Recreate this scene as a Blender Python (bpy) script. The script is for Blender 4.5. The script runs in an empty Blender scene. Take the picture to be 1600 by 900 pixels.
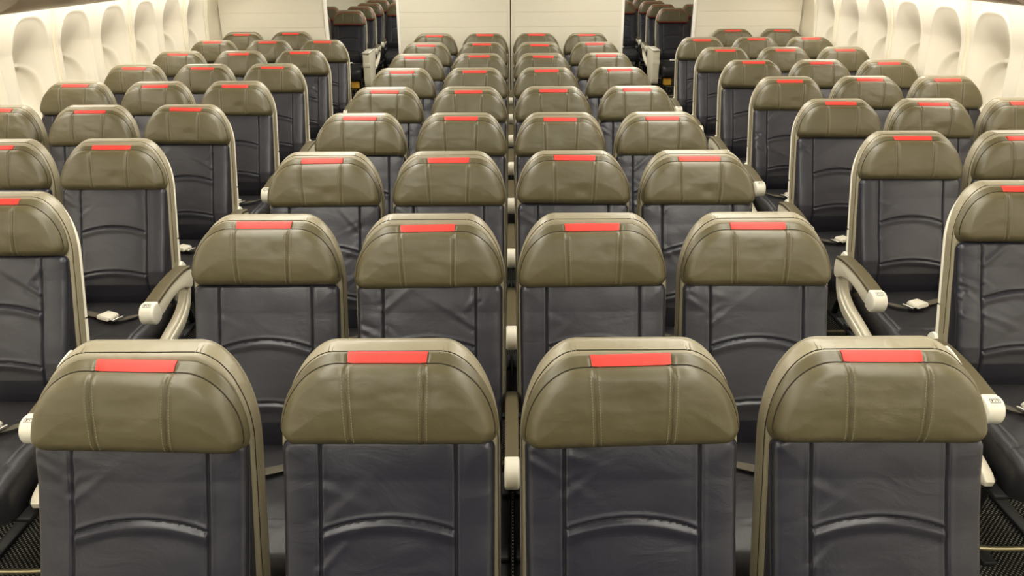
import bpy, math, random
import numpy as np
from mathutils import Vector, Matrix, noise

random.seed(7)
scn = bpy.context.scene
COL = scn.collection
PI = math.pi
A_REC = math.radians(14)
SA, CA = math.sin(A_REC), math.cos(A_REC)

# ------------------------------------------------------------------ materials
def srgb(r, g, b):
    f = lambda c: (c/255/12.92) if c/255 <= .04045 else ((c/255+.055)/1.055)**2.4
    return (f(r), f(g), f(b), 1)

def new_mat(name):
    m = bpy.data.materials.new(name); m.use_nodes = True
    nt = m.node_tree
    return m, nt, nt.nodes['Principled BSDF'], nt.nodes.new, nt.links.new

def plain(name, col, rough=.5, spec=.5, metal=0, var=.0, nscale=6, bump=0, bscale=200):
    m, nt, p, N, LK = new_mat(name)
    p.inputs['Roughness'].default_value = rough
    p.inputs['Specular IOR Level'].default_value = spec
    p.inputs['Metallic'].default_value = metal
    tc = N('ShaderNodeTexCoord')
    no = N('ShaderNodeTexNoise'); no.inputs['Scale'].default_value = nscale; no.inputs['Detail'].default_value = 4
    LK(tc.outputs['Object'], no.inputs['Vector'])
    mx = N('ShaderNodeMix'); mx.data_type = 'RGBA'
    c2 = tuple(max(0, c*(1-var)) for c in col[:3])+(1,)
    mx.inputs['A'].default_value = c2; mx.inputs['B'].default_value = col
    LK(no.outputs['Fac'], mx.inputs['Factor']); LK(mx.outputs['Result'], p.inputs['Base Color'])
    if bump:
        n2 = N('ShaderNodeTexNoise'); n2.inputs['Scale'].default_value = bscale; n2.inputs['Detail'].default_value = 2
        LK(tc.outputs['Object'], n2.inputs['Vector'])
        b = N('ShaderNodeBump'); b.inputs['Strength'].default_value = bump; b.inputs['Distance'].default_value = .002
        LK(n2.outputs['Fac'], b.inputs['Height']); LK(b.outputs['Normal'], p.inputs['Normal'])
    return m

def leather(name, col, rough, wr_scale, wr_str, grain, spec=.5, sheen=0):
    m, nt, p, N, LK = new_mat(name)
    tc = N('ShaderNodeTexCoord'); oi = N('ShaderNodeObjectInfo')
    add = N('ShaderNodeVectorMath'); add.operation = 'MULTIPLY_ADD'
    LK(oi.outputs['Random'], add.inputs[0]); add.inputs[1].default_value = (13, 7, 5)
    LK(tc.outputs['Object'], add.inputs[2])
    # soft large scale creases
    mp = N('ShaderNodeMapping'); mp.inputs['Scale'].default_value = (1, 1, 1.7)
    LK(add.outputs[0], mp.inputs['Vector'])
    n1 = N('ShaderNodeTexNoise'); n1.inputs['Scale'].default_value = wr_scale; n1.inputs['Detail'].default_value = 3
    n1.inputs['Distortion'].default_value = 1.2
    LK(mp.outputs[0], n1.inputs['Vector'])
    b1 = N('ShaderNodeBump'); b1.inputs['Strength'].default_value = wr_str; b1.inputs['Distance'].default_value = .02
    LK(n1.outputs['Fac'], b1.inputs['Height'])
    v = N('ShaderNodeTexVoronoi'); v.inputs['Scale'].default_value = 520
    LK(add.outputs[0], v.inputs['Vector'])
    b2 = N('ShaderNodeBump'); b2.inputs['Strength'].default_value = grain; b2.inputs['Distance'].default_value = .001
    LK(v.outputs['Distance'], b2.inputs['Height']); LK(b1.outputs['Normal'], b2.inputs['Normal'])
    LK(b2.outputs['Normal'], p.inputs['Normal'])
    # tone variation
    n3 = N('ShaderNodeTexNoise'); n3.inputs['Scale'].default_value = 9; n3.inputs['Detail'].default_value = 5
    LK(add.outputs[0], n3.inputs['Vector'])
    hs = N('ShaderNodeHueSaturation'); hs.inputs['Color'].default_value = col
    mr = N('ShaderNodeMapRange'); mr.inputs['To Min'].default_value = .88; mr.inputs['To Max'].default_value = 1.12
    LK(n3.outputs['Fac'], mr.inputs['Value']); LK(mr.outputs['Result'], hs.inputs['Value'])
    LK(hs.outputs['Color'], p.inputs['Base Color'])
    r = N('ShaderNodeMapRange'); r.inputs['To Min'].default_value = rough-.07; r.inputs['To Max'].default_value = rough+.09
    LK(n3.outputs['Fac'], r.inputs['Value']); LK(r.outputs['Result'], p.inputs['Roughness'])
    p.inputs['Specular IOR Level'].default_value = spec
    return m

def emit(name, col, s):
    m, nt, p, N, LK = new_mat(name)
    p.inputs['Base Color'].default_value = (.8, .8, .8, 1)
    p.inputs['Emission Color'].default_value = col; p.inputs['Emission Strength'].default_value = s
    return m

M = {}
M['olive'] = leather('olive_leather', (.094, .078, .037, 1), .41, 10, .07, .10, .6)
M['cap'] = leather('lit_cap_leather', (.262, .228, .150, 1), .37, 12, .14, .10, .6)  # same olive leather, colour lightened to paint in overhead light on the caps
M['dark'] = leather('charcoal_leather', (.015, .0145, .023, 1), .36, 7, .10, .12, .62)
M['pan'] = leather('seat_pan_leather', (.020, .019, .022, 1), .43, 8, .14, .12)
M['seam'] = plain('dark_seam_thread', (.030, .025, .016, 1), .8, .2)  # dark olive, for the headrest piping and the cover seam
M['darkseam'] = plain('black_piping', (.018, .017, .018, 1), .6, .3)
M['thread'] = plain('olive_thread', (.27, .235, .145, 1), .7, .3)
M['red'] = plain('red_tag_leather', (.72, .050, .036, 1), .55, .4, 0, .15, 40, .15, 300)
M['redtrim'] = plain('red_trim', (.55, .045, .030, 1), .5, .4)
M['darkred'] = plain('dark_red_trim', (.16, .010, .010, 1), .6, .4)
M['cream'] = plain('cream_plastic', (.74, .685, .54, 1), .36, .5, 0, .06, 8)
M['capwhite'] = plain('white_plastic', (.80, .76, .64, 1), .30, .5, 0, .04, 8)
M['pad'] = plain('olive_soft_pad', (.105, .086, .045, 1), .5, .4, 0, .10, 20, .1, 300)
M['black'] = plain('black_metal', (.012, .012, .013, 1), .5, .4)
M['ink'] = plain('grey_symbol_ink', (.11, .10, .09, 1), .6, .3)
M['steel'] = plain('buckle_steel', (.72, .70, .64, 1), .25, .5, .9)
M['bar'] = plain('brushed_bar', (.42, .37, .22, 1), .35, .5, .8)
M['belt'] = plain('belt_webbing', (.115, .10, .075, 1), .7, .3, 0, .25, 150, .4, 500)
M['amber'] = plain('amber_pouch', (.85, .48, .06, 1), .5, .4, 0, .15, 20)
M['wall'] = plain('wall_plastic', (.74, .68, .54, 1), .5, .4, 0, .03, 3, .04, 300)
M['reveal'] = plain('window_reveal_plastic', (.72, .67, .56, 1), .5, .4, 0, .03, 3)
M['bulk'] = plain('bulkhead_laminate', (.68, .64, .53, 1), .5, .4, 0, .03, 3, .03, 200)
M['bulktrim'] = plain('bulkhead_edge_trim', (.80, .77, .70, 1), .4, .5)
M['gap'] = plain('dark_gap_seal', (.10, .075, .045, 1), .8, .2)  # dark brown strip in the joint between the two centre panels
M['bin'] = plain('bin_laminate', (.56, .46, .34, 1), .3, .5, 0, .25, 4)
M['ceil'] = plain('ceiling_panel', (.40, .38, .34, 1), .6, .3)
WARM = (1.0, .90, .70, 1)
M['lamp'] = emit('ceiling_lamp_diffuser', (1, .955, .84, 1), 9.0)
M['cove'] = emit('wall_wash_lamp_diffuser', (1, .96, .86, 1), 19.0)

def carpet():
    m, nt, p, N, LK = new_mat('black_dotted_carpet')
    tc = N('ShaderNodeTexCoord')
    mp = N('ShaderNodeMapping'); mp.inputs['Rotation'].default_value = (0, 0, PI/4)
    LK(tc.outputs['Object'], mp.inputs['Vector'])
    v = N('ShaderNodeTexVoronoi'); v.inputs['Scale'].default_value = 85; v.inputs['Randomness'].default_value = .12
    LK(mp.outputs[0], v.inputs['Vector'])
    cr = N('ShaderNodeValToRGB'); cr.color_ramp.elements[0].position = .16; cr.color_ramp.elements[0].color = (.19, .18, .15, 1)
    cr.color_ramp.elements[1].position = .34; cr.color_ramp.elements[1].color = (.006, .006, .006, 1)
    LK(v.outputs['Distance'], cr.inputs['Fac']); LK(cr.outputs['Color'], p.inputs['Base Color'])
    p.inputs['Roughness'].default_value = .9; p.inputs['Specular IOR Level'].default_value = .1
    b = N('ShaderNodeBump'); b.inputs['Strength'].default_value = .5; b.inputs['Distance'].default_value = .003; b.invert = True
    LK(v.outputs['Distance'], b.inputs['Height']); LK(b.outputs['Normal'], p.inputs['Normal'])
    return m
M['carpet'] = carpet()

# ------------------------------------------------------------------ mesh helpers
def mesh_of(name, verts, faces, mat, smooth=True, auto=None):
    me = bpy.data.meshes.new(name)
    me.from_pydata([tuple(map(float, v)) for v in verts], [], faces)
    mats = mat if isinstance(mat, (list, tuple)) else [mat]
    for mm in mats: me.materials.append(mm)
    me.validate(); me.update()
    import bmesh
    bm = bmesh.new(); bm.from_mesh(me)
    bmesh.ops.recalc_face_normals(bm, faces=bm.faces)
    if smooth:
        lim = math.radians(auto if auto else 50)
        for f in bm.faces: f.smooth = True
        for e in bm.edges:
            if len(e.link_faces) == 2 and e.calc_face_angle(0) > lim: e.smooth = False
    bm.to_mesh(me); bm.free()
    return me

def link(name, me, parent=None, loc=None, rot=None):
    o = bpy.data.objects.new(name, me); COL.objects.link(o)
    if parent: o.parent = parent
    if loc: o.location = loc
    if rot: o.rotation_euler = rot
    return o

def tag(o, label=None, cat=None, group=None, kind=None):
    if label: o['label'] = label
    if cat: o['category'] = cat
    if group: o['group'] = group
    if kind: o['kind'] = kind
    return o

def P(x, L, n):              # back frame -> seat frame
    return (x, L*SA - n*CA, 1.0 + L*CA + n*SA)

def tube(path, r, sides=8, closed=False, flat=None, caps=True):
    """sweep; flat=(a,b): half sizes for a rounded-rect section; returns verts, faces"""
    pts = [Vector(p) for p in path]; n = len(pts); V = []; F = []
    up0 = Vector((0.02, 0.05, 1))
    prev = None
    for i, p in enumerate(pts):
        if closed: t = pts[(i+1) % n]-pts[i-1]
        else: t = pts[min(i+1, n-1)]-pts[max(i-1, 0)]
        t.normalize()
        if prev is None:
            ref = up0 if abs(t.dot(up0.normalized())) < .95 else Vector((1, 0, 0))
            a = t.cross(ref).normalized()
        else:
            a = (prev - t*prev.dot(t)).normalized()
        prev = a
        b = t.cross(a)
        for k in range(sides):
            th = 2*PI*k/sides
            V.append(p + a*(r*math.cos(th)) + b*(r*math.sin(th)))
    m = n if closed else n-1
    for i in range(m):
        j = (i+1) % n
        for k in range(sides):
            l = (k+1) % sides
            F.append((i*sides+k, i*sides+l, j*sides+l, j*sides+k))
    if not closed and caps:
        F.append(tuple(range(sides))[::-1]); F.append(tuple(range((n-1)*sides, n*sides)))
    return V, F

class Acc:
    def __init__(s): s.V = []; s.F = []
    def add(s, vf):
        o = len(s.V); s.V += list(vf[0]); s.F += [tuple(i+o for i in f) for f in vf[1]]; return s

def smoothpath(pts, k=8, closed=False):
    P_ = [Vector(p) for p in pts]; out = []; n = len(P_)
    rng = n if closed else n-1
    for i in range(rng):
        p0 = P_[i-1] if (i > 0 or closed) else P_[0]; p1 = P_[i]; p2 = P_[(i+1) % n]
        p3 = P_[(i+2) % n] if (i+2 < n or closed) else P_[-1]
        for j in range(k):
            t = j/k
            out.append(.5*((2*p1)+(p2-p0)*t+(2*p0-5*p1+4*p2-p3)*t*t+(3*p1-p0-3*p2+p3)*t**3))
    if not closed: out.append(P_[-1])
    return out

def profile_solid(prof, x0, x1, r=.006, seg=3):
    """closed (y,z) profile extruded in x with rounded rims"""
    pts = np.array([(p[0], p[1]) for p in prof], float); n = len(pts)
    area = .5*sum(pts[i][0]*pts[(i+1) % n][1]-pts[(i+1) % n][0]*pts[i][1] for i in range(n))
    if area < 0: pts = pts[::-1]
    nx = np.roll(pts, -1, 0)-np.roll(pts, 1, 0)
    nrm = np.stack([nx[:, 1], -nx[:, 0]], 1); nrm /= np.linalg.norm(nrm, axis=1)[:, None]+1e-9
    rings = []
    for k in range(seg+1):
        th = k/seg*PI/2; rings.append((x0 + r*(1-math.sin(th)), r*(1-math.cos(th))))
    rr = [(x0 + r*(1-math.cos(k/seg*PI/2)), r*(1-math.sin(k/seg*PI/2))) for k in range(seg+1)]
    rr += [(x1 - r*(1-math.cos(k/seg*PI/2)), r*(1-math.sin(k/seg*PI/2))) for k in range(seg, -1, -1)]
    V = []; F = []
    for xx, ins in rr:
        q = pts - nrm*ins
        V += [(xx, a, b) for a, b in q]
    m = len(rr)
    for i in range(m-1):
        for k in range(n):
            l = (k+1) % n
            F.append((i*n+k, i*n+l, (i+1)*n+l, (i+1)*n+k))
    F.append(tuple(range(n))[::-1]); F.append(tuple(range((m-1)*n, m*n)))
    return V, F

def box(x0, x1, y0, y1, z0, z1, r=.004, seg=2):
    c = Vector(((x0+x1)/2, (y0+y1)/2, (z0+z1)/2)); h = ((x1-x0)/2, (y1-y0)/2, (z1-z0)/2)
    r = min(r, min(h)*.9)
    prof = []
    for sx, sy, a0 in ((1, 1, 0), (-1, 1, 90), (-1, -1, 180), (1, -1, 270)):
        for k in range(seg+1):
            a = math.radians(a0+90*k/seg)
            prof.append((c.y+sx*(h[1]-r)+r*math.cos(a), c.z+sy*(h[2]-r)+r*math.sin(a)))
    return profile_solid(prof, x0, x1, r, seg)

def dist_outline(pts, poly):
    a = poly; b = np.roll(poly, -1, 0); d = np.full(len(pts), 1e9)
    for i in range(len(a)):
        ab = b[i]-a[i]; t = np.clip(((pts-a[i])@ab)/(ab@ab+1e-12), 0, 1)
        q = a[i]+t[:, None]*ab
        d = np.minimum(d, np.hypot(*(pts-q).T))
    return d

def pad(hw, L0, L1, nx, nl, front, back, rim=.016, backmap=None, frame=P, Lmap=None, mid=(), cluster=()):
    """cushion: front surface front(x,L,d)->n, closed to a flat back; hw(L) half width"""
    s = np.linspace(-1, 1, nx+1); s = np.sign(s)*(1-(1-np.abs(s))**1.35)
    if len(cluster):
        ex = [c+dx for c in cluster for dx in np.linspace(-.034, .034, 17)]
        keep = [v for v in s if min(abs(v-c) for c in cluster) > .036]
        s = np.array(sorted(keep+ex)); nx = len(s)-1
    t = np.linspace(0, 1, nl+1)
    t = np.where(t < .5, .5*(2*t)**1.3, 1-.5*(2*(1-t))**1.3)
    Ls = L0+(L1-L0)*t
    hws = np.array([hw(l) for l in Ls])
    X = s[None, :]*hws[:, None]; LL = np.repeat(Ls[:, None], nx+1, 1)
    idx = np.arange((nl+1)*(nx+1)).reshape(nl+1, nx+1)
    loop = list(idx[0, :])+list(idx[1:, nx])+list(idx[nl, ::-1][1:])+list(idx[::-1, 0][1:-1])
    pts = np.stack([X.ravel(), LL.ravel()], 1)
    poly = pts[loop]
    d = dist_outline(pts, poly)
    q = np.clip(1-d/rim, 0, 1)
    n = front(pts[:, 0], pts[:, 1], d) - rim*(1-np.sqrt(np.clip(1-q*q, 0, 1)))
    V = [frame(x, l, nn) for (x, l), nn in zip(pts, n)]
    F = []
    for i in range(nl):
        for j in range(nx):
            F.append((idx[i, j], idx[i, j+1], idx[i+1, j+1], idx[i+1, j]))
    bm = backmap or (lambda x, l: (x, l))
    m = len(loop); prev = list(loop)
    for f in list(mid)+[(1, 0)]:
        f, bulge = f
        ring = []
        for k in loop:
            x, l = pts[k]; bx, bl = bm(x, l)
            ax, al = x+(bx-x)*f, l+(bl-l)*f
            cx, cl = 0, (L0+L1)/2
            vx, vl = ax-cx, al-cl; mag = math.hypot(vx, vl)+1e-9
            ring.append(len(V)); V.append(frame(ax+vx/mag*bulge, al+vl/mag*bulge, n[k]+(back-n[k])*f))
        for k in range(m):
            l = (k+1) % m; F.append((prev[k], ring[k], ring[l], prev[l]))
        prev = ring
    F.append(tuple(prev))
    return V, F, pts, loop, n

def fbm(x, y, seed, sc, oc=3):
    v = Vector((x*sc+seed*17.3, y*sc-seed*5.1, seed*3.7)); return noise.fractal(v, 1.0, 2.0, oc)

def groove(d, depth, sig):          # d: signed distance arrays
    return -depth*np.exp(-(d/sig)**2) + .35*depth*np.exp(-((np.abs(d)-2.6*sig)/(1.3*sig))**2)

# ------------------------------------------------------------------ seat parts (meshes shared by all seats)
HW, HH = .2125, .163      # headrest half width / face height
def hr_hw(L):
    t = L/HH
    if t < .2:
        r = .2; return HW-.030*(1-math.sqrt(max(0, 1-((r-t)/r)**2)))
    u = min(1, max(0, (t-.14)/.86))
    return .100+(HW-.100)*max(0, 1-u**1.95)**.54

def seam_x(L): return .0715+.006*(L/HH)

def make_headrest(seed):
    rnd = random.Random(seed)
    dents = [(rnd.uniform(-.12, .12), rnd.uniform(.05, .13), rnd.uniform(.02, .045), rnd.uniform(.001, .0045)) for _ in range(3)]
    def front(x, L, d):
        n = .006+.016*(1-np.exp(-d/.035))
        n = n + np.where(d > 0, 0, 0)
        for sg in (-1, 1):
            dd = x-sg*(.0715+.006*L/HH)
            n = n+groove(dd, .0034, .0026)
        for cx, cl, r, dep in dents:
            n = n - dep*np.exp(-(((x-cx)/(r*1.5))**2+((L-cl)/r)**2))
        n = n + np.array([.0022*fbm(a, b*1.6, seed, 9) for a, b in zip(x, L)])
        return n
    def bm(x, l):
        t = max(0, l/HH); return (x*1.03, l+.019*t-.004*(1-t))
    V, F, pts, loop, n = pad(hr_hw, 0, HH, 190, 70, front, -.037, .022, bm, mid=[(.25, .002), (.6, .004), (.85, .002)])
    me = mesh_of('headrest', V, F, M['olive'])
    # piping along face outline (sides and top)
    edge = [k for k in loop if pts[k][1] > .012]
    st = [k for k in loop]
    sides = [k for k in st if pts[k][1] > .02]
    # order from right-bottom over the top to left-bottom follows the loop order
    path = [Vector(P(pts[k][0]*1.001, pts[k][1]+.0005, n[k]-.0005)) for k in sides]
    pv = tube(path, .0017, 6)
    pm = mesh_of('piping', pv[0], pv[1], M['seam'])
    # stitching beside the seams
    sm = []
    for sg in (-1, 1):
        a = Acc()
        for off in (-.0075, .0075):
            L = .010
            while L < HH-.010:
                x0 = sg*seam_x(L)+off
                k = np.argmin((pts[:, 0]-x0)**2+(pts[:, 1]-L)**2)
                nn = n[k]+.0006
                k2 = np.argmin((pts[:, 0]-x0)**2+(pts[:, 1]-L-.003)**2); n2 = n[k2]+.0006
                a.add(tube([P(x0, L, nn), P(x0, L+.0036, max(n2, nn-.001))], .0006, 4))
                L += .0058
        sm.append(mesh_of('stitching', a.V, a.F, M['thread']))
    # red tag on the top gusset between the seams
    V = []; F = []
    nxx, nr = 14, 6
    ntop = {}
    for i in range(nxx+1):
        x = -.078+.156*i/nxx
        k = np.argmin((pts[:, 0]-x)**2+(pts[:, 1]-HH)**2); n0 = n[k]
        for j in range(nr+1):
            f = j/nr*.97
            bx, bl = bm(x, HH)
            bulge = .004*math.sin(PI*f)+.0022
            V.append(P(x+(bx-x)*f, HH+(bl-HH)*f+bulge, n0+.0012+(-.037-n0)*f))
    for i in range(nxx):
        for j in range(nr):
            q = i*(nr+1)+j; F.append((q, q+nr+1, q+nr+2, q+1))
    m = len(V)
    # give the tag thickness
    V += [(v[0], v[1]+.0004, v[2]-.002) for v in V[:m]]
    F += [tuple(q+m for q in f[::-1]) for f in F[:]]
    def rimf(seq):
        for a_, b_ in zip(seq, seq[1:]+seq[:1]): F.append((a_, b_, b_+m, a_+m))
    ring = [j for j in range(nr+1)]+[i*(nr+1)+nr for i in range(1, nxx+1)]+[nxx*(nr+1)+j for j in range(nr-1, -1, -1)]+[i*(nr+1) for i in range(nxx-1, 0, -1)]
    rimf(ring)
    tm = mesh_of('red_tag', V, F, M['red'])
    # red trims (rear cabin version): piping in red + dark red lower edge
    pv2 = tube(path, .0042, 6); rm = mesh_of('red_trim', pv2[0], pv2[1], M['redtrim'])
    bot = [Vector(P(x, .006, .016)) for x in np.linspace(-.185, .185, 20)]
    bv = tube(bot, .008, 6); bmsh = mesh_of('lower_trim', bv[0], bv[1], M['darkred'])
    return me, pm, sm, tm, rm, bmsh

BW = .2125
def make_backrest(seed):
    rnd = random.Random(100+seed)
    def hw(L):
        if L > -.022:
            u = (L+.022)/.022; return BW-.022*(1-math.sqrt(max(0, 1-u*u)))
        return BW-.004*min(1, -L/.5)
    wr = []
    for _ in range((3, 5, 9, 10)[seed]):     # creases starting at a vertical seam
        sg = rnd.choice((-1, 1)); x0 = sg*rnd.choice((.135, .135, .205)); L0 = rnd.uniform(-.30, -.02)
        an = rnd.uniform(.25, .9)*rnd.choice((-1, 1)); ln = rnd.uniform(.03, .09)
        wr.append((x0, L0, math.cos(an)*(-sg), math.sin(an), ln, rnd.uniform(.0014, .0032)*(.7 if seed < 2 else 1.15), rnd.uniform(.007, .012)))
    def front(x, L, d):
        k = -L
        # overall side profile: lumbar bulge, tucked under at the crease
        prof = np.interp(k, [0, .08, .17, .26, .345, .40, .45, .50, .56], [-.018, -.014, -.003, .013, .026, .024, .006, -.022, -.05])
        n = prof + .008*(1-np.exp(-d/.03))
        for sg in (-1, 1):
            n = n + groove(x-sg*.136, .0042, .0030)
        inside = 1/(1+np.exp((np.abs(x)-.134)/.0015))
        for c, dr in ((-.158, .026), (-.340, .020)):
            dd = L-(c-dr*(x/.136)**2)
            n = n + inside*groove(dd, .0048, .0032)
            n = n + inside*.004*np.exp(-((dd+.014)/.011)**2)
        n = n + .0035*(1-np.exp(-np.abs(np.abs(x)-.136)/.02))
        for x0, L0, cx, cl, ln, am, wd in wr:
            s = (x-x0)*cx+(L-L0)*cl; t = -(x-x0)*cl+(L-L0)*cx
            env = np.exp(-np.clip(s, 0, None)/ln)*(s > -.02)*np.exp(-np.clip(-s, 0, None)/.004)
            n = n + am*env*(np.exp(-(t/wd)**2)-.6*np.exp(-((t-1.6*wd)/wd)**2))
        n = n + np.array([(.0016, .0020, .0032, .0030)[seed]*fbm(a, b*1.5, seed+31, 6, 2) for a, b in zip(x, L)])
        return n
    V, F, pts, loop, n = pad(hw, -.545, .004, 84, 190, front, -.046, .013, cluster=(-.136/BW, .136/BW))
    me = mesh_of('backrest', V, F, M['dark'])
    sides = [k for k in loop if pts[k][1] > -.46]
    # start at lower right: loop passes bottom first, so order is right, top, left
    path = [Vector(P(pts[k][0]*1.0015, pts[k][1]+.001, n[k]-.003)) for k in sides]
    pv = tube(path, .0022, 6)
    pm = mesh_of('edge_piping', pv[0], pv[1], M['darkseam'])
    def at(x, L): return n[np.argmin((pts[:, 0]-x)**2+(pts[:, 1]-L)**2)]
    vs_ = []
    for sg in (-1, 1):
        a = Acc(); a.add(tube([P(sg*.136, L, at(sg*.136, L)+.0002) for L in np.linspace(-.002, -.53, 60)], .0011, 5))
        vs_.append(mesh_of('side_seam', a.V, a.F, M['darkseam']))
    arcs = []
    for c, dr in ((-.158, .026), (-.340, .020)):
        pth = [(x, c-dr*(x/.136)**2) for x in np.linspace(-.134, .134, 44)]
        t_ = tube([P(x, L+.0008, at(x, L)+.0004) for x, L in pth], .0013, 5)
        arcs.append(mesh_of('arched_seam', t_[0], t_[1], M['darkseam']))
    return me, pm, vs_, arcs

SW = .2195; ST = .188
def sh_hw(L):
    u = min(1, max(0, (L+.005)/(ST+.005)))
    w = .108+(SW-.108)*max(0, 1-u**2.1)**.54
    if L < -.30: w -= .016*((-.30-L)/.2)**2
    return w
def make_shell():
    def front(x, L, d):
        n = np.full_like(x, -.041)
        n = n + .004*(1-np.exp(-d/.02))
        n = n - .004*np.exp(-((d-.020)/.003)**2)*(L > .0)
        n = n + np.array([.0015*fbm(a, b, 3, 16)+.002*fbm(a*2.5, b*.6, 9, 14)*(abs(a) > .19) for a, b in zip(x, L)])
        return n
    def bm(x, l):
        return (x*1.012, l+.017*min(1, max(0, l/ST))**1.5)
    V, F, pts, loop, n = pad(sh_hw, -.40, ST, 80, 110, front, -.094, .007, bm, mid=[(.25, .002), (.6, .003), (.85, .0015), (.96, -.003)])
    me = mesh_of('back_cover', V, F, M['cap'])
    sides = [k for k in loop if pts[k][1] > -.32]
    path = []
    for k in sides:
        x, l = pts[k]; path.append(Vector(P(x*1.001, l+.0005, n[k]-.001)))
    pv = tube(path, .0014, 5); sm = mesh_of('cover_seam', pv[0], pv[1], M['seam'])
    # double stitch bands at the shoulders of the cap
    bm_ = []
    for sg in (-1, 1):
        a = Acc()
        for off in (0, .008):
            x = sg*(.112+off)
            L = ST-.004
            a.add(tube([P(x, L+.0035, -.046), P(x, L+.009, -.059), P(x, L+.014, -.074), P(x, L+.017, -.086)], .0010, 5))
        bm_.append(mesh_of('shoulder_seam', a.V, a.F, M['thread']))
    # rear plastic shell
    def rfront(x, L, d): return np.full_like(x, -.087)
    V, F, pts, loop, n = pad(lambda L: sh_hw(L)-.010, -.56, ST-.004, 16, 40, rfront, -.108, .008)
    rm = mesh_of('rear_shell', V, F, M['cream'])
    return me, sm, bm_, rm

def make_trim(sg):
    """cream edge strip along one side of the shell, two pieces"""
    def strip(Ls, w0=.007, n0=-.076, n1=-.098, xo=.003):
        V = []; F = []
        for L in Ls:
            h = sh_hw(L) + xo
            # outward direction in the (x,L) plane
            e = .002; dx = (sh_hw(L+e)-sh_hw(L-e))/(2*e)
            nv = Vector((1, -dx)).normalized()
            for (o, nn) in ((0, n0), (w0*.7, n0-.004), (w0, n0-.012), (w0, n1+.006), (w0*.6, n1), (-.004, n1), (-.004, n0-.006)):
                V.append(P(sg*(h-.004+nv.x*o), L+nv.y*o, nn))
        m = 7
        for i in range(len(Ls)-1):
            for k in range(m):
                l = (k+1) % m; F.append((i*m+k, i*m+l, (i+1)*m+l, (i+1)*m+k))
        F.append(tuple(range(m))); F.append(tuple(range((len(Ls)-1)*m, len(Ls)*m)))
        return V, F
    a = mesh_of('aisle_trim', *strip(list(np.linspace(.165, .03, 30))+list(np.linspace(.02, -.215, 16))), M['capwhite'])
    b = Acc(); b.add(strip(list(np.linspace(-.222, -.36, 8)), .008))
    # flared foot bending forward to the arm hinge
    pr = [(-.075, .665), (-.052, .665), (-.030, .640), (-.035, .600), (-.060, .560), (-.085, .555), (-.092, .60), (-.088, .64)]
    pr = [(p.x, p.y) for p in smoothpath([(y+.075, z, 0) for y, z in pr], 4, True)]
    x0, x1 = (.207, .233) if sg > 0 else (-.233, -.207)
    b.add(profile_solid(pr, x0, x1, .005))
    b = mesh_of('lower_trim', b.V, b.F, M['capwhite'])
    return a, b

def make_cushion(seed):
    # seat pan, frame: x lateral, L runs from front (-) to rear, n is height
    def frame(x, L, n): return (x, L, n)
    def hw(L):
        u = (L+.56)
        r = .05
        if u < r: return .207-.05*(1-math.sqrt(max(0, 1-((r-u)/r)**2)))
        return .207
    def front(x, L, d):
        base = np.interp(L, [-.58, -.54, -.48, -.38, -.25, -.12, -.02], [.470, .490, .502, .510, .510, .520, .525])
        n = base + .012*(1-np.exp(-d/.04))
        n = n + groove(L+.455-.012*(x/.2)**2, .004, .003)
        for sg in (-1, 1): n = n + groove(x-sg*.165, .003, .003)*(L > -.45)
        n = n + np.array([.0035*fbm(a, b, seed+71, 7) for a, b in zip(x, L)])
        return n
    V, F, pts, loop, n = pad(hw, -.56, -.04, 60, 60, front, .372, .030, lambda x, l: (x*.96, l if l > -.3 else l+.015), frame, mid=[(.3, .006), (.7, .004)])
    return mesh_of('seat_cushion', V, F, M['pan'])

def ribbon(path, w, wdir, th=.0022):
    V = []; F = []; n = len(path)
    for i, p in enumerate(path):
        p = Vector(p); wd = Vector(wdir[i] if isinstance(wdir, list) else wdir).normalized()
        t = (Vector(path[min(i+1, n-1)])-Vector(path[max(i-1, 0)])).normalized(); nn = t.cross(wd).normalized()
        for a, b in ((-1, -1), (1, -1), (1, 1), (-1, 1)): V.append(p+wd*a*w/2+nn*b*th/2)
    for i in range(n-1):
        for k in range(4):
            l = (k+1) % 4; F.append((i*4+k, i*4+l, i*4+4+l, i*4+4+k))
    F.append((0, 1, 2, 3)); F.append(tuple((n-1)*4+k for k in range(4)))
    return V, F

def make_belt(sg):
    a = Acc()
    z = .534
    pA = smoothpath([(-sg*.205, -.10, .50), (-sg*.19, -.14, .535), (-sg*.10, -.215, z), (0, -.265, z+.005)], 8)
    a.add(ribbon(pA, .046, (.35*-sg, .9, 0)))
    pB = smoothpath([(sg*.205, -.10, .50), (sg*.19, -.15, .535), (sg*.13, -.245, z), (sg*.082, -.280, z+.001)], 8)
    a.add(ribbon(pB, .046, (.35*sg, .9, 0)))
    belt = mesh_of('seat_belt', a.V, a.F, M['belt'])
    # buckle: tapered plate with lift lid
    b = Acc()
    prof = [(-.028, 0), (.028, 0), (.030, .006), (.024, .016), (-.024, .016), (-.030, .006)]
    V, F = profile_solid(prof, -.033, .033, .005)
    rot = Matrix.Rotation(-sg*.45, 3, 'Z')
    c = Vector((sg*.022, -.275, z+.004))
    V = [rot @ Vector((x*(1-.12*(y > 0)), y, zz)) + c for x, y, zz in V]
    b.add((V, F))
    buckle = mesh_of('buckle', b.V, b.F, M['capwhite'])
    t = Acc()
    tv, tf = box(sg*.030 if sg > 0 else -.058, .058 if sg > 0 else -.030, -.021, .021, .004, .008, .0015)
    t.add(([rot @ Vector(v) + c for v in tv], tf))
    tv, tf = box(.052 if sg > 0 else -.060, .060 if sg > 0 else -.052, -.026, .026, .002, .012, .003)
    t.add(([rot @ Vector(v) + c for v in tv], tf))
    tongue = mesh_of('tongue', t.V, t.F, M['steel'])
    return belt, buckle, tongue

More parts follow.
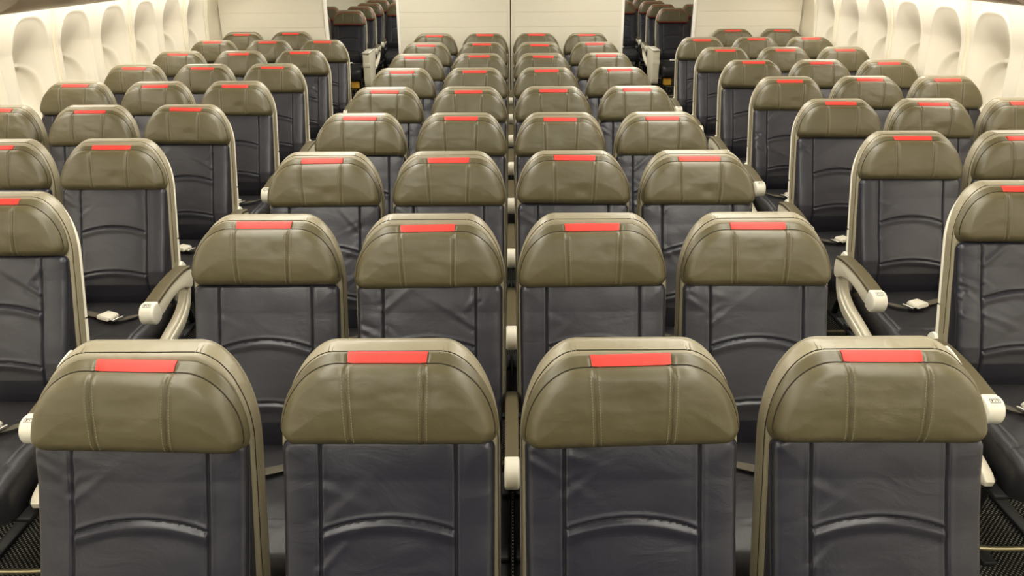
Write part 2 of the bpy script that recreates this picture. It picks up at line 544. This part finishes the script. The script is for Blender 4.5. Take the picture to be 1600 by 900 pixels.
def spr(pts, k=5):
    return [(p.x, p.y) for p in smoothpath([(a, b, 0) for a, b in pts], k, True)]

def make_armrest(w, y_front=-.43):
    """armrest about x=0; body, pad, end cap, button marks"""
    s = (y_front+.03)/-.40
    Y = lambda y: -.03+(y+.03)*s
    body = spr([(Y(-.035), .655), (Y(-.06), .668), (Y(-.12), .673), (Y(-.20), .671), (Y(-.28), .664), (Y(-.365), .650), (Y(-.385), .625), (Y(-.37), .592), (Y(-.33), .590),
                (Y(-.26), .606), (Y(-.18), .612), (Y(-.11), .600), (Y(-.07), .580), (Y(-.04), .585), (Y(-.03), .62)])
    body = mesh_of('armrest', *profile_solid(body, -w/2+.002, w/2-.002, .006), M['cream'])
    top = [(Y(-.045), .672), (Y(-.10), .682), (Y(-.18), .682), (Y(-.26), .676), (Y(-.34), .664), (Y(-.372), .658)]
    bot = [(Y(-.372), .640), (Y(-.34), .647), (Y(-.26), .660), (Y(-.18), .666), (Y(-.10), .666), (Y(-.045), .656)]
    tp = [(p.x, p.y) for p in smoothpath([(a, b, 0) for a, b in top], 5)]
    bp = [(p.x, p.y) for p in smoothpath([(a, b, 0) for a, b in bot], 5)]
    padm = mesh_of('armrest_pad', *profile_solid(tp+bp, -w/2-.001, w/2+.001, .006), M['pad'])
    cap = []
    cy, cz, r = Y(-.388), .618, .0425
    for k in range(28):
        th = math.radians(70+ (290-70)*k/27); cap.append((cy-.004+r*math.cos(th), cz+r*math.sin(th)))
    cap += [(Y(-.362), .582), (Y(-.352), .600), (Y(-.362), .640), (Y(-.368), .658)]
    capm = mesh_of('end_cap', *profile_solid(cap, -w/2-.002, w/2+.002, .008), M['capwhite'])
    a = Acc()
    # small recline button with its symbol, on the upper front of the cap
    th = math.radians(112)
    base = Vector((0, cy-.004+r*math.cos(th), cz+r*math.sin(th))); nrm = Vector((0, math.cos(th), math.sin(th))); tg = Vector((0, -math.sin(th), math.cos(th)))
    def bar(x0, x1, t0, t1):
        V = [base+nrm*h+tg*t+Vector((x, 0, 0)) for h in (-.0008, .0008) for x, t in ((x0, t0), (x1, t0), (x1, t1), (x0, t1))]
        a.add((V, [(0, 1, 2, 3), (4, 5, 6, 7), (0, 1, 5, 4), (1, 2, 6, 5), (2, 3, 7, 6), (3, 0, 4, 7)]))
    bar(-.015, .015, .0065, .0075); bar(-.015, .015, -.0075, -.0065); bar(-.015, -.014, -.0075, .0075); bar(.014, .015, -.0075, .0075)
    bar(-.010, -.0075, -.004, .004); bar(-.0075, -.003, -.004, -.002); bar(.000, .0015, -.004, .004); bar(.004, .0095, -.004, -.0025); bar(.008, .0095, -.004, .004)
    mk = mesh_of('recline_button', a.V, a.F, M['ink'])
    return body, padm, capm, mk

def make_side_frame():
    cl = smoothpath([(0, -.045, .625), (0, -.052, .575), (0, -.085, .515), (0, -.16, .470), (0, -.28, .445), (0, -.40, .420), (0, -.485, .400)], 6)
    wd = np.interp(np.linspace(0, 1, len(cl)), [0, .25, .5, .86, .94, 1], [.060, .064, .072, .056, .046, .018])
    up = []; lo = []
    for i, p in enumerate(cl):
        t = (cl[min(i+1, len(cl)-1)]-cl[max(i-1, 0)]).normalized(); nn = Vector((0, t.z, -t.y))
        up.append(p+nn*wd[i]/2); lo.append(p-nn*wd[i]/2)
    a = Acc()
    a.add(profile_solid([(p.y, p.z) for p in up]+[(p.y, p.z) for p in lo[::-1]], -.016, .016, .006))
    # raised inner rib
    a.add(profile_solid([(p.y, p.z) for p in [u*.7+l*.3 for u, l in zip(up, lo)]][3:-3]+[(p.y, p.z) for p in [u*.25+l*.75 for u, l in zip(up, lo)]][::-1][3:-3], -.021, .021, .004))
    return mesh_of('side_frame', a.V, a.F, M['cream'])

def make_leg(sg):
    a = Acc(); x = sg*.11
    a.add(tube(smoothpath([(x, -.30, .37), (x, -.29, .28), (x, -.26, .12), (x, -.25, .012)], 5), .016, 8))
    a.add(tube(smoothpath([(x, -.12, .39), (x, -.10, .28), (x, -.06, .12), (x, -.02, .012)], 5), .016, 8))
    a.add(box(x-.022, x+.022, -.40, .03, .0, .018, .004))
    return mesh_of('leg', a.V, a.F, M['black'])

def make_base():
    a = Acc()
    a.add(box(-.236, .236, -.44, -.38, .345, .385, .01)); a.add(box(-.236, .236, -.16, -.10, .345, .385, .01))
    a.add(box(-.236, .236, -.50, -.03, .352, .368, .004))  # added black plate: hides the lit floor so seat gaps look dark
    return mesh_of('seat_frame', a.V, a.F, M['black'])

def make_bar():
    v = tube(smoothpath([(-.215, -.36, .125), (-.20, -.41, .105), (-.16, -.425, .10), (0, -.427, .10), (.16, -.425, .10), (.20, -.41, .105), (.215, -.36, .125)], 8), .008, 10)
    return mesh_of('luggage_bar', v[0], v[1], M['bar'])

def make_console():
    a = Acc()
    pr = spr([(-.50, .66), (-.44, .682), (-.25, .686), (-.08, .68), (-.04, .60), (-.08, .45), (-.20, .30), (-.44, .27), (-.50, .30), (-.508, .50)], 4)
    return (mesh_of('tray_console', *profile_solid(pr, -.045, .045, .01), M['cream']),
            mesh_of('console_lid', *box(-.048, .048, -.512, -.10, .684, .705, .008), M['capwhite']),
            mesh_of('console_band', *box(-.047, .047, -.514, -.498, .52, .575, .004), M['capwhite']))

HEAD = [make_headrest(s) for s in range(4)]
BACK = [make_backrest(s) for s in range(4)]
SHELL = make_shell()
TRIM = {1: make_trim(1), -1: make_trim(-1)}
CUSH = [make_cushion(s) for s in range(2)]
BELT = {1: make_belt(1), -1: make_belt(-1)}
ARM = make_armrest(.036, -.415)
ARMA = make_armrest(.052, -.45)
SIDE = make_side_frame()
LEG = {1: make_leg(1), -1: make_leg(-1)}
BASE = make_base(); BAR = make_bar(); CONS = make_console()
POUCH = mesh_of('vest_pouch', *box(-.055, .055, -.47, -.40, .245, .335, .02, 4), M['amber'])

def arm(root, x, meshes, buttons):
    b = link('armrest', meshes[0], root, (x, 0, 0)); b['label'] = 'cream plastic armrest'
    p = link('armrest_pad', meshes[1], b); p['label'] = 'olive armrest pad'
    c = link('end_cap', meshes[2], b); c['label'] = 'white rounded end cap'
    if buttons: link('recline_button', meshes[3], b)

def seat(x, y, label, group, seed, left=None, right=None, rear=False, pouch=False, belt=1, rz=0):
    """left / right: None, 'arm' (slim shared armrest) or 'aisle' (aisle end) or 'console'"""
    r = random.Random(seed)
    root = bpy.data.objects.new('airline_seat', None); COL.objects.link(root)
    root.empty_display_size = .1
    root.location = (x, y, 0); root.rotation_euler = (0, 0, rz)
    tag(root, label, 'seat', group)
    me, pm, sm, tm, rm, lm = HEAD[r.randrange(4)]
    pitch = (-.025 if x < -1.2 else 0)+r.uniform(-.035, .03)
    tilt = r.uniform(-.018, .018); dz = r.uniform(-.008, .004) if seed > 4 else (-.020, -.006, -.013, -.008)[seed-1]
    # turn about the headrest's own base
    T = Matrix.Translation((0, 0, 1.0)) @ Matrix.Rotation(pitch, 4, 'X') @ Matrix.Rotation(tilt, 4, 'Y') @ Matrix.Rotation(r.uniform(-.03, .03), 4, 'Z') @ Matrix.Translation((0, 0, -1.0))
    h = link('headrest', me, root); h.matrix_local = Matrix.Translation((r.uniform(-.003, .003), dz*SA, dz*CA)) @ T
    h['label'] = 'olive leather headrest'
    if rear:
        o = link('red_trim', rm, h); o['label'] = 'red edge trim'
        o = link('lower_trim', lm, h); o['label'] = 'dark red lower trim'
    else:
        link('piping', pm, h)
        t = link('red_tag', tm, h); t['label'] = 'red leather tag'
    for q in sm: link('stitching', q, h)
    bk, bp, bs, ba = BACK[seed % 2 if seed <= 4 else r.randrange(4)]
    b = link('backrest', bk, root); b['label'] = 'charcoal leather backrest'
    link('edge_piping', bp, b); [link('side_seam', q, b) for q in bs]; link('arched_seam', ba[0], b); link('arched_seam', ba[1], b)
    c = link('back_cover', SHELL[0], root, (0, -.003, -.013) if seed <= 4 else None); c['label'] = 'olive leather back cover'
    link('cover_seam', SHELL[1], c); [link('shoulder_seam', q, c) for q in SHELL[2]]
    link('rear_shell', SHELL[3], root, (0, -.003, -.013) if seed <= 4 else None)
    link('seat_cushion', CUSH[r.randrange(2)], root)['label'] = 'charcoal leather cushion'
    sb = link('seat_belt', BELT[belt][0], root)
    link('buckle', BELT[belt][1], sb)['label'] = 'cream buckle'; link('tongue', BELT[belt][2], sb)
    link('seat_frame', BASE, root); link('leg', LEG[1], root); link('leg', LEG[-1], root)
    link('luggage_bar', BAR, root)['label'] = 'dull brass luggage bar'
    for sg, k in ((-1, left), (1, right)):
        if k == 'arm': arm(root, sg*.24, ARM, False)
        elif k == 'aisle':
            arm(root, sg*.263, ARMA, True)
            link('side_frame', SIDE, root, (sg*.252, 0, 0))['label'] = 'cream curved side frame'
            link('aisle_trim', TRIM[sg][0], root)['label'] = 'white edge trim'
            link('lower_trim', TRIM[sg][1], root)['label'] = 'white lower edge trim'
        elif k == 'console':
            cs = link('tray_console', CONS[0], root, (sg*.285, 0, 0)); cs['label'] = 'cream tray console armrest'
            link('console_lid', CONS[1], cs); link('console_band', CONS[2], cs)
            link('aisle_trim', TRIM[sg][0], root)['label'] = 'white edge trim'
    if pouch: link('vest_pouch', POUCH, root, (.11*(1 if right else -1), 0, 0))['label'] = 'amber pouch under the cushion'
    return root

S = .48; PITCH = .7952; D1 = 1.3116
ORD = ['nearest', 'second nearest', 'third nearest', 'fourth nearest', 'fifth nearest', 'sixth nearest', 'seventh nearest', 'eighth nearest', 'ninth nearest']
ACR = ['first', 'second', 'third', 'fourth']
NEAR_DX = (-.025, -.008, .001, .016)
sd = 0
for n in range(9):
    row = ORD[n] if n < 8 else 'farthest'
    for i in range(4):
        sd += 1
        seat((i-1.5)*S + (NEAR_DX[i] if n == 0 else 0), D1+PITCH*n, f'grey leather seat, {ACR[i]} from left in {row} row of the centre block',
             'centre block of red-tagged seats', sd,
             left='aisle' if i == 0 else None, right='aisle' if i == 3 else 'arm', belt=1 if i % 2 else -1)

def side_block(sg, x0, off):
    global sd
    side = 'left' if sg < 0 else 'right'
    NM = ['aisle', 'middle', 'window']
    for n in range(1, 9):
        row = ORD[n-1] if n < 8 else 'farthest'
        for k in range(3):
            if n == 8 and k == 0: continue
            if n == 1 and k > 0: continue
            sd += 1
            x = sg*(x0+S*k); y = D1+PITCH*(n+off)
            inner = 'right' if sg < 0 else 'left'
            kw = {inner: 'aisle' if (k == 0 or (n == 8 and k == 1)) else 'arm'}
            if k == 2: kw['left' if sg < 0 else 'right'] = 'arm'
            seat(x, y, f'grey leather {NM[k]} seat in the {row} row of the {side} block',
                 f'{side} block of red-tagged seats', sd, belt=-sg, **kw)
side_block(-1, 1.653, .321)
side_block(1, 1.701, .423)

def rear_block(sg, x0):
    global sd
    side = 'left' if sg < 0 else 'right'
    NM = ['aisle', 'middle', 'window']
    Y0 = 10.95 if sg < 0 else 11.1
    for n in range(5):
        for k in range(3):
            if k == 0 and n < 2: continue
            if k == 2 and n > 1: continue
            sd += 1
            inner = 'right' if sg < 0 else 'left'
            if n == 0 and k == 1: kw = {inner: 'console'}
            elif k == 0 or (k == 1 and n < 2): kw = {inner: 'aisle'}
            else: kw = {inner: 'arm'}
            seat(sg*(x0+S*k), Y0+PITCH*n, f'red-trimmed grey {NM[k]} seat in {ORD[n]} row beyond the {side} opening',
                 f'rear cabin seats beyond the {side} opening', sd, rear=True, pouch=(n == 0 and k == 1), belt=-sg, **kw)
rear_block(-1, 1.66)
rear_block(1, 1.70)

# ------------------------------------------------------------------ the cabin
def struct(name, vf, mat, smooth=False, parent=None, auto=None):
    o = link(name, mesh_of(name, vf[0], vf[1], mat, smooth, auto), parent)
    if not parent: o['kind'] = 'structure'
    return o

YN, YF = -4.0, 16.5
struct('floor', box(-2.9, 2.9, YN, YF, -.05, 0, .001, 1), M['carpet'])
struct('ceiling', box(-2.6, 2.6, YN, YF, 2.30, 2.34, .001, 1), M['ceil'])

YB = 8.17
WINX = 2.87; WP = .533
def wall_x(z):     # curved cabin side, inner face
    return float(np.interp(z, [0, .4, .8, 1.1, 1.35, 1.6, 1.75, 1.9], [2.70, 2.80, 2.865, 2.885, 2.875, 2.83, 2.77, 2.66]))

def wall_strip(sg, y0, y1, z0, z1, nz=10, th=.14):
    V = []; F = []
    zs = np.linspace(z0, z1, nz+1)
    for z in zs:
        for y in (y0, y1): V.append((sg*wall_x(z), y, z))
    for z in zs:
        for y in (y0, y1): V.append((sg*(wall_x(z)+th), y, z))
    m = 2*(nz+1)
    for i in range(nz):
        F.append((2*i, 2*i+1, 2*i+3, 2*i+2)); F.append((m+2*i, m+2*i+2, m+2*i+3, m+2*i+1))
        F.append((2*i, 2*i+2, m+2*i+2, m+2*i)); F.append((2*i+1, m+2*i+1, m+2*i+3, 2*i+3))
    F.append((0, m, m+1, 1)); F.append((2*nz, 2*nz+1, m+2*nz+1, m+2*nz))
    return V, F

ZW0, ZW1 = .72, 1.60
def window_mesh(sg):
    """one wall tile with the tall dished reveal"""
    ny, nz = 64, 96
    V = []; F = []
    zc, hz, hy = 1.165, .375, .200
    ys = np.linspace(-WP/2, WP/2, ny+1); zs = np.linspace(ZW0, ZW1, nz+1)
    for z in zs:
        for y in ys:
            e = ((abs(y)/hy)**3.2 + (abs(z-zc)/hz)**3.6)**(1/3.4)      # 1 on the outline
            dep = 0
            if e < 1:
                u = 1-e
                dep = .007*(1-math.exp(-u/.02)) + .118*min(1, u/.72)**1.25
                # inner window oval
                q = ((abs(y)/.118)**2.6+(abs(z-1.055)/.190)**2.8)**(1/2.7)
                dep += .026/(1+math.exp((q-1)/.022))
                dep += -.006*math.exp(-((q-1.10)/.05)**2)
            else:
                dep = -.004*math.exp(-((e-1.03)/.03)**2)
            V.append((sg*(wall_x(z)+dep), y, z))
    w = ny+1
    for i in range(nz):
        for j in range(ny): F.append((i*w+j, i*w+j+1, (i+1)*w+j+1, (i+1)*w+j))
    return mesh_of('window', V, F, M['reveal'], True, 70)
WIN = {-1: window_mesh(-1), 1: window_mesh(1)}

def ridge(sg, y):
    a = Acc()
    for off in (-.016, .016):
        path = [(sg*(wall_x(z)-.001), y+off, z) for z in np.linspace(.1, 1.72, 26)]
        a.add(tube(path, .0085, 8))
    path = [(sg*(wall_x(z)+.006), y, z) for z in np.linspace(.1, 1.72, 26)]
    a.add(tube(path, .0125, 6))
    return a.V, a.F

trim_n = 0; win_n = 0
for sg, side, w0 in ((-1, 'left', 4.9026), (1, 'right', 4.889)):
    a = Acc()
    ylo = w0-WP*4.5; yhi = w0+WP*5.5
    a.add(wall_strip(sg, YN, YF, 0, ZW0)); a.add(wall_strip(sg, YN, YF, ZW1, 1.9))
    a.add(wall_strip(sg, YN, ylo, ZW0, ZW1)); a.add(wall_strip(sg, yhi, YF, ZW0, ZW1))
    struct('wall_'+side, (a.V, a.F), M['wall'], True)
    for k in range(-4, 6):
        win_n += 1
        o = link(f'window_{win_n}', WIN[sg], None, (0, w0+WP*k, 0)); o['kind'] = 'structure'
        if k % 2 == 0 or k == 5:
            trim_n += 1
            struct(f'trim_{trim_n}', ridge(sg, w0+WP*(k+.5)), M['wall'], True)

# sidewall wash lamps under the bins and the bins themselves
for sg, side in ((-1, 'left'), (1, 'right')):
    prof = [(2.20, 1.650), (2.30, 1.632), (2.48, 1.650), (2.56, 1.70), (2.58, 1.78), (2.60, 1.90), (2.60, 2.30), (1.62, 2.30), (1.64, 2.20), (1.72, 2.05), (1.90, 1.86), (2.06, 1.74), (2.15, 1.675)]
    y = 1.3; up = .006 if sg < 0 else .026
    for b in range(6):
        y0, y1 = y+1.15*b, y+1.15*(b+1)-.008
        pr = prof
        V, F = profile_solid([(p[0], p[1]+up*(p[1] < 2.2)) for p in pr], y0, y1, .006)
        V = [(sg*yy, xx, zz) for xx, yy, zz in V]
        root = link('overhead_bin', mesh_of('overhead_bin', V, F, M['bin'], True, 40))
        pos = ['nearest', 'second nearest', 'third nearest', 'fourth nearest', 'fifth nearest', 'farthest'][b]
        tag(root, f'tan overhead bin above the {side} windows, {pos} of its row', 'overhead bin', f'overhead bins on the {side} side')
        hv = box(1.80, 1.86, (y0+y1)/2-.08, (y0+y1)/2+.08, 1.895, 1.915, .006)
        hv = ([(sg*xx, yy, zz) for xx, yy, zz in hv[0]], hv[1])
        link('latch', mesh_of('latch', hv[0], hv[1], M['cream'], True), root)
    lv = box(2.625, 2.70, YN+.1, YB-.3, 1.655, 1.668, .003)
    o = link('wash_lamp', mesh_of('wash_lamp', [(sg*x, yy, z) for x, yy, z in lv[0]], lv[1], M['cove'], False))
    tag(o, f'warm white light strip above the {side} row of windows', 'light')

# bulkheads
def bulkhead(name, x0, x1, seam=None, edges=()):
    a = Acc(); h = .14
    spans = [(x0, x1)] if seam is None else [(x0, seam-.006), (seam+.006, x1)]
    for u0, u1 in spans:
        z = .0
        a.add(box(u0+.002, u1-.002, YB+.003, YB+.035, 0, 2.3, .001, 1))
        zz = 1.34 % h
        lo = 0
        while lo < 2.3:
            hi = min(2.3, zz if lo == 0 else lo+h)
            a.add(box(u0, u1, YB, YB+.010, lo+.0016, hi-.0016, .0012, 1)); lo = hi
    o = struct(name, (a.V, a.F), M['bulk'], False)
    if seam is not None:
        s = link('seal', mesh_of('seal', *box(seam-.006, seam+.006, YB+.008, YB+.03, 0, 2.3, .001, 1), M['gap']), o)
        for sx in (-1, 1):
            link('edge_strip', mesh_of('edge_strip', *box(seam+sx*.030-.006, seam+sx*.030+.006, YB-.004, YB+.004, 0, 2.3, .002), M['bulk'], True), o)
    for ex in edges:
        link('edge_trim', mesh_of('edge_trim', *box(ex-.014, ex+.014, YB-.012, YB+.050, 0, 2.3, .006), M['bulktrim'], True), o)
    return o
bulkhead('wall_back', -1.105, 1.105, 0.0, (-1.105, 1.105))
bulkhead('wall_back_left', -2.86, -1.82, None, (-1.82,))
bulkhead('wall_back_right', 1.815, 2.86, None, (1.815,))
struct('wall_aft', box(-2.9, 2.9, YF, YF+.05, 0, 2.34, .001, 1), M['bulk'])

# ceiling lamps above the two aisles
def lamp(x, w, y0, y1, label, group):
    o = bpy.data.objects.new('ceiling_light', None); COL.objects.link(o); o.location = (x, (y0+y1)/2, 2.30)
    tag(o, label, 'light', group)
    l = (y1-y0)/2
    link('diffuser', mesh_of('diffuser', *box(-w/2, w/2, -l, l, -.022, -.006, .004), M['lamp'], True), o)
    link('frame', mesh_of('frame', *box(-w/2-.02, w/2+.02, -l-.02, l+.02, -.010, 0, .003), M['capwhite'], True), o)
for x, nm in ((-1.02, 'left'), (1.02, 'right')):
    lamp(x, .50, -2.6, YB-.1, f'long ceiling light strip above the {nm} aisle', 'ceiling lights')
    lamp(x, .42, YB+.2, YF-.3, f'ceiling light strip above the {nm} aisle of the rear cabin', 'ceiling lights')

# ------------------------------------------------------------------ world, camera, view
w = bpy.data.worlds.new('World'); scn.world = w; w.use_nodes = True
w.node_tree.nodes['Background'].inputs['Color'].default_value = (.9, .85, .75, 1)
w.node_tree.nodes['Background'].inputs['Strength'].default_value = .05

cam = bpy.data.cameras.new('Camera'); co = bpy.data.objects.new('Camera', cam); COL.objects.link(co)
cam.sensor_width = 36; cam.lens = 1229.8/1600*36; cam.clip_start = .02
TH, RO = .4051, .0048
co.matrix_world = Matrix.Translation((.0022, 0, 1.8957)) @ Matrix.Rotation(PI/2-TH, 4, 'X') @ Matrix.Rotation(-RO, 4, 'Z')
scn.camera = co
vs = scn.view_settings
vs.view_transform = 'Standard'; vs.look = 'None'; vs.gamma = 1; vs.use_curve_mapping = False; vs.exposure = 0.0
